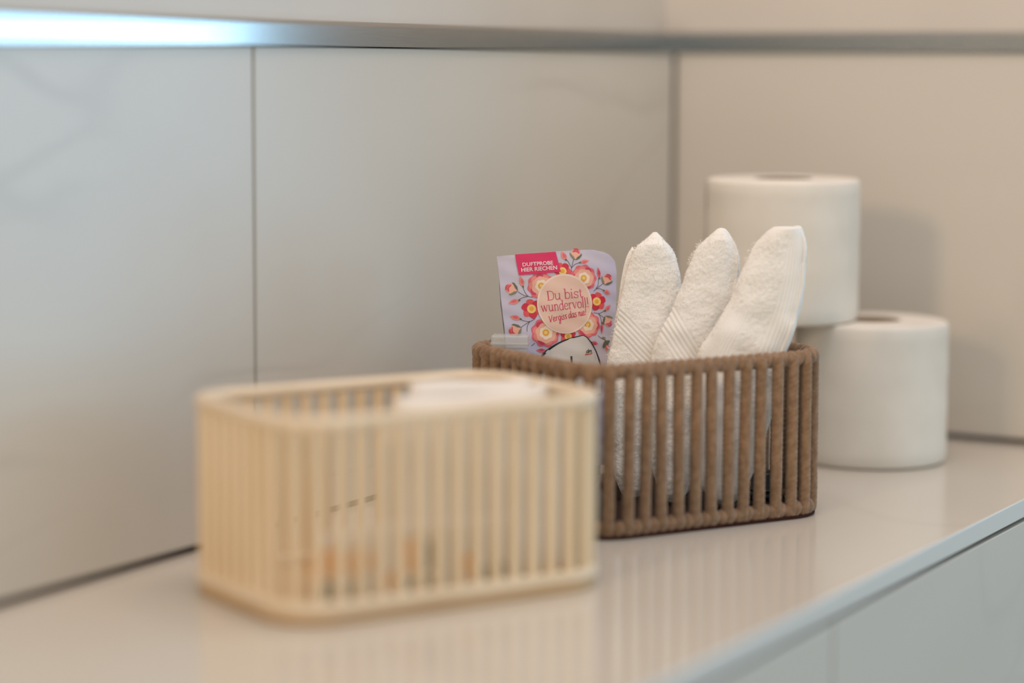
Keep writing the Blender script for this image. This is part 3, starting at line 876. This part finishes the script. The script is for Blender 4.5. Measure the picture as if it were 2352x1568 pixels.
# --- serif lettering (units: baseline y=0 up, x-height 1)
SERIF = {
    'D': (1.05, [('m', [(.2, 0), (.2, 1.5)], 2.0), ('t', [(0, 1.5), (.45, 1.5)]), ('t', [(0, 0), (.45, 0)]), ('c', [(.4, 1.5), (.75, 1.4), (.95, 1.05), (.98, .75), (.95, .4), (.75, .1), (.4, 0)], 1.2)]),
    'u': (1.0, [('t', [(0, 1), (.2, 1)]), ('c', [(.18, 1), (.18, .35), (.28, .06), (.5, .02), (.68, .18), (.75, .4)], 1.4), ('m', [(.76, 1), (.76, 0)], 1.6), ('t', [(.58, 1), (.78, 1)]), ('t', [(.74, 0), (.94, 0)])]),
    'b': (.95, [('m', [(.2, 0), (.2, 1.65)], 1.8), ('t', [(0, 1.65), (.22, 1.65)]), ('c', [(.2, .75), (.4, 1.0), (.65, .98), (.82, .75), (.84, .5), (.8, .2), (.6, 0), (.35, .02), (.2, .2)], 1.3)]),
    'i': (.45, [('m', [(.2, 0), (.2, 1)], 1.7), ('t', [(.02, 1), (.22, 1)]), ('t', [(.02, 0), (.4, 0)]), ('d', [(.2, 1.45)])]),
    's': (.8, [('c', [(.68, .8), (.55, .98), (.32, 1.0), (.14, .86), (.18, .64), (.42, .5), (.64, .36), (.66, .14), (.46, 0), (.22, .02), (.06, .22)], 1.3), ('t', [(.69, 1), (.69, .72)]), ('t', [(.06, .3), (.06, 0)])]),
    't': (.65, [('c', [(.25, 1.35), (.25, .3), (.32, .06), (.48, 0), (.6, .14)], 1.6), ('t', [(.02, 1), (.55, 1)])]),
    'w': (1.35, [('m', [(.12, 1), (.4, 0)], 1.7), ('n', [(.4, 0), (.66, .95)]), ('m', [(.62, 1), (.9, 0)], 1.7), ('n', [(.9, 0), (1.18, 1)]), ('t', [(0, 1), (.28, 1)]), ('t', [(.5, 1), (.74, 1)]), ('t', [(1.05, 1), (1.3, 1)])]),
    'n': (1.0, [('m', [(.2, 0), (.2, 1)], 1.6), ('t', [(.02, 1), (.22, 1)]), ('t', [(.04, 0), (.38, 0)]), ('c', [(.2, .7), (.36, .95), (.56, 1.0), (.7, .85), (.74, .55), (.74, 0)], 1.4), ('t', [(.58, 0), (.92, 0)])]),
    'd': (.95, [('m', [(.72, 0), (.72, 1.6)], 1.7), ('t', [(.5, 1.6), (.74, 1.6)]), ('t', [(.7, 0), (.9, 0)]), ('c', [(.72, .75), (.55, .98), (.3, .98), (.12, .74), (.08, .48), (.14, .2), (.32, 0), (.55, .04), (.72, .25)], 1.3)]),
    'e': (.85, [('n', [(.1, .55), (.74, .55)]), ('c', [(.74, .55), (.7, .86), (.45, 1.0), (.2, .88), (.08, .52), (.16, .16), (.42, 0), (.64, .08), (.76, .26)], 1.4)]),
    'r': (.75, [('m', [(.2, 0), (.2, 1)], 1.6), ('t', [(.02, 1), (.22, 1)]), ('t', [(.04, 0), (.42, 0)]), ('c', [(.2, .65), (.36, .92), (.55, 1.0), (.68, .9)], 1.3)]),
    'v': (.95, [('m', [(.12, 1), (.46, 0)], 1.7), ('n', [(.46, 0), (.8, 1)]), ('t', [(0, 1), (.28, 1)]), ('t', [(.66, 1), (.92, 1)])]),
    'o': (.9, [('c', [(.44, 1), (.18, .88), (.08, .5), (.18, .12), (.44, 0), (.7, .12), (.8, .5), (.7, .88), (.44, 1)], 1.5)]),
    'l': (.45, [('m', [(.2, 0), (.2, 1.6)], 1.7), ('t', [(.0, 1.6), (.22, 1.6)]), ('t', [(.02, 0), (.4, 0)])]),
    '!': (.4, [('m', [(.2, .45), (.2, 1.6)], 1.7), ('d', [(.2, .06)])]),
    ' ': (.4, []),
}
SCRIPT = {
    'V': (.85, [[(0, 1.45), (.12, 1.2), (.2, .5), (.28, 0), (.48, .6), (.78, 1.5)]]), 'e': (.6, [[(.05, .4), (.35, .55), (.42, .85), (.25, 1), (.08, .7), (.08, .2), (.3, 0), (.58, .3)]]),
    'r': (.55, [[(.06, 1), (.14, .6), (.12, 0)], [(.12, .5), (.25, .85), (.5, .95)]]), 'g': (.65, [[(.5, .9), (.28, 1), (.08, .6), (.12, .12), (.35, .12), (.5, .7)], [(.52, .95), (.48, 0), (.4, -.7), (.18, -.75), (.14, -.4), (.4, -.05)]]),
    'i': (.3, [[(.12, .95), (.1, .2), (.2, 0), (.32, .2)], [(.17, 1.32), (.17, 1.42)]]), 's': (.5, [[(.45, .95), (.2, .95), (.1, .7), (.35, .4), (.3, .05), (.02, .05)]]),
    'd': (.68, [[(.5, .85), (.28, 1), (.06, .6), (.1, .08), (.32, .1), (.5, .6)], [(.58, 1.7), (.5, .6), (.5, .1), (.66, .1)]]), 'a': (.66, [[(.5, .85), (.28, 1), (.06, .6), (.1, .08), (.32, .1), (.5, .7)], [(.52, 1), (.48, .2), (.56, 0), (.68, .2)]]),
    'n': (.62, [[(.1, 1), (.12, .5), (.08, 0)], [(.1, .4), (.3, .95), (.45, .85), (.42, .2), (.52, 0), (.64, .2)]]), '!': (.3, [[(.22, 1.6), (.12, .5)], [(.08, .12), (.07, .0)]]), ' ': (.32, []),
}


def serif(text, x0, y0, x1, y1, xh, w, layer):
    tot = sum(SERIF[c][0] for c in text); L = math.hypot(x1 - x0, y1 - y0); k = L / tot
    dx, dy = (x1 - x0) / L, (y1 - y0) / L; cur = 0
    for c in text:
        adv, parts = SERIF[c]
        T = lambda p: (x0 + dx * (cur + p[0]) * k + dy * p[1] * xh, y0 + dy * (cur + p[0]) * k - dx * p[1] * xh)
        for p in parts:
            P = [T(q) for q in p[1]]
            if p[0] == 'd': fan(ell(P[0][0], P[0][1], w * 1.15, w * 1.15, 12), C_TXT, layer)
            elif p[0] == 't': stroke(P, w * .8, C_TXT, layer, curve=False)
            elif p[0] == 'n': stroke(P, w * .85, C_TXT, layer, curve=False)
            elif p[0] == 'm': stroke(P, w * p[2], C_TXT, layer, curve=False)
            else: stroke(P, w * p[2], C_TXT, layer)
        cur += adv


def script(text, x0, y0, x1, y1, xh, w, col, layer):
    tot = sum(SCRIPT[c][0] for c in text); L = math.hypot(x1 - x0, y1 - y0); k = L / tot
    dx, dy = (x1 - x0) / L, (y1 - y0) / L; cur = 0
    for c in text:
        adv, parts = SCRIPT[c]
        for p in parts:
            stroke([(x0 + dx * (cur + q[0] + .06 * q[1]) * k + dy * q[1] * xh, y0 + dy * (cur + q[0]) * k - dx * q[1] * xh) for q in p], w, col, layer)
        cur += adv


serif('Du bist', 748, 730, 1160, 700, 68, 5.6, 14)
serif('wundervoll!', 678, 858, 1222, 813, 68, 5.6, 14)
script('Vergiss das nie!', 762, 975, 1192, 900, 48, 7.5, (206, 40, 84), 14)


def caps(text, x0, y0, x1, y1, h, col, layer):
    """plain capitals from Blender's built-in typeface, laid on the foil"""
    cu = bpy.data.curves.new('caps', 'FONT'); cu.body = text; cu.offset = 0.022; cu.resolution_u = 3
    ob = bpy.data.objects.new('caps', cu); COL.objects.link(ob)
    dg = bpy.context.evaluated_depsgraph_get(); me = bpy.data.meshes.new_from_object(ob.evaluated_get(dg))
    vs = [(v.co.x, v.co.y) for v in me.vertices]; fs = [tuple(p.vertices) for p in me.polygons]
    bpy.data.objects.remove(ob); bpy.data.meshes.remove(me); bpy.data.curves.remove(cu)
    mnx, mxx = min(v[0] for v in vs), max(v[0] for v in vs); mxy = max(v[1] for v in vs)
    L = math.hypot(x1 - x0, y1 - y0); k = L / (mxx - mnx); dx, dy = (x1 - x0) / L, (y1 - y0) / L; kh = h / mxy
    V, F = ink(col); b = len(V)
    for x, y in vs:
        a = (x - mnx) * k; V.append(s_pt(x0 + dx * a + dy * y * kh, y0 + dy * a - dx * y * kh, 0.00012 + layer * 0.00005))
    F += [tuple(b + i for i in f) for f in fs]


C_CAP = (240, 214, 218)
caps('DUFTPROBE', 488, 344, 832, 328, 42, C_CAP, 14)
caps('HIER RIECHEN', 472, 404, 874, 384, 44, C_CAP, 14)
# small italic mark with its two-colour swoosh, and the top of a letter above the basket rim
BLK = (26, 24, 28)
stroke([(1196, 1308), (1184, 1304), (1174, 1318), (1176, 1330), (1188, 1328), (1196, 1312)], 6, BLK, 14); stroke([(1202, 1286), (1197, 1310), (1195, 1332)], 7, BLK, 14, curve=False)
stroke([(1209, 1304), (1204, 1330)], 6.5, BLK, 14, curve=False); stroke([(1206, 1312), (1216, 1302), (1222, 1308), (1218, 1329)], 6, BLK, 14)
stroke([(1219, 1312), (1229, 1301), (1236, 1307), (1233, 1322), (1238, 1328)], 6, BLK, 14)
stroke([(1156, 1342), (1176, 1334), (1200, 1340), (1222, 1342), (1245, 1330)], 9, (236, 178, 60), 13)
stroke([(1158, 1356), (1176, 1348), (1198, 1346), (1222, 1344), (1244, 1334)], 8, (196, 34, 40), 13.5)
stroke([(1002, 1362), (1004, 1440)], 22, (70, 66, 68), 13, curve=False)
names = {}
for col, (V, F) in PRINT.items():
    key = 'print_%d_%d_%d' % col
    mm = mat(key, srgb(*col), 0.32, 0.5)
    nmn = 'printed_lettering' if col in (C_TXT, C_CAP, (206, 40, 84), BLK) else 'printed_pattern'
    names.setdefault(nmn, []).append((V, F, mm))
for nmn, lst in names.items():
    V = []; F = []; fm = []; ms = []
    for v, f, mm in lst:
        b = len(V); V += v; F += [tuple(b + i for i in q) for q in f]; fm += [len(ms)] * len(f); ms.append(mm)
    mk(nmn, V, F, None, sach, mats=ms, fmat=fm, smooth=True)['kind'] = 'stuff'

# ------------------------------------------------------------------ clear plastic things in the brown basket
# small clear box whose lid shows over the left rim
bx = tag(empty('plastic_box'), 'small clear plastic box showing over the left rim of the brown basket', 'box')
p0 = at_depth(1172, 800, 1.520)
zb = 0.0058; ztop = float(at_depth(1172, 768, 1.520)[2])
bx.location = (p0[0], p0[1], zb); bx.rotation_euler.z = YAW - PI / 2 - 0.10
HB = ztop - zb
box('body', (-0.0108, -0.006, 0.0), (0.0108, 0.006, HB - 0.0085), M['box_film'], bx, 0.0008)
box('lid', (-0.0115, -0.0067, HB - 0.0083), (0.0115, 0.0067, HB), M['box_film'], bx, 0.001)
box('lid_ridge', (-0.0119, -0.0071, HB - 0.0060), (0.0119, 0.0071, HB - 0.0045), M['box_film'], bx, 0.0004)


for k in range(2):
    z = HB - 0.0125 - 0.0036 * k
    box('ridge', (-0.0112, -0.0064, z), (0.0112, 0.0064, z + 0.0012), M['box_film'], bx, 0.0003)


def pouch(name, w, h, bulge, seed, m):
    """crumpled clear film bag standing upright"""
    n1, n2 = 26, 34; V = []
    for side in (-1, 1):
        for i in range(n2):
            for j in range(n1):
                x = w * (j / (n1 - 1) - .5); z = h * i / (n2 - 1)
                e = math.sqrt(max(0, 1 - (2 * x / w) ** 2)) * (1 - (i / (n2 - 1)) ** 3)
                q = noise.noise(Vector((x * 90 + seed, z * 60, seed))) * 0.003 + noise.noise(Vector((x * 220 + z * 160, seed, z * 90))) * 0.0016
                V.append((x + q * .4, side * (0.0003 + bulge * e) + q * (0.35 + e), z + (0.003 * noise.noise(Vector((x * 120, seed, 0))) if i == n2 - 1 else 0)))
    F = ring_faces(n2, n1, False); k = n1 * n2
    F += [tuple(k + q for q in f[::-1]) for f in ring_faces(n2, n1, False)]
    return mk(name, V, F, m)


pc = pouch('plastic_pouch', 0.045, 0.072, 0.007, 4.0, M['film'])
pc.location = in_brown(0.056, 0.004, 0.0085); pc.rotation_euler.z = BA + 0.35
tag(pc, 'crumpled clear plastic pouch behind the right ropes of the brown basket', 'pouch')
sl = pouch('plastic_sleeve', 0.030, 0.070, 0.004, 9.0, M['film'])
sl.location = in_brown(-0.070, -0.046, 0.0070); sl.rotation_euler.z = BA + PI / 2 - 0.35
tag(sl, 'thin clear plastic sleeve inside the left side of the brown basket', 'sleeve')
# dark cap lying on the basket floor
cp = tag(empty('black_cap', in_brown(0.070, -0.034, 0.0057)), 'small black cap on the floor of the brown basket, behind its right ropes', 'cap')
v, f = lathe([(0.0, 0.0), (0.0085, 0.0), (0.0095, 0.001), (0.0095, 0.0035), (0.0086, 0.004), (0.0086, 0.016), (0.0076, 0.0175), (0.0, 0.0178)], 32)
mk('shell', v, f, M['black'], cp)
v, f = lathe([(0.0093, 0.0052), (0.0100, 0.0056), (0.0100, 0.0066), (0.0093, 0.0070)], 32); mk('ring', v, f, M['black'], cp)
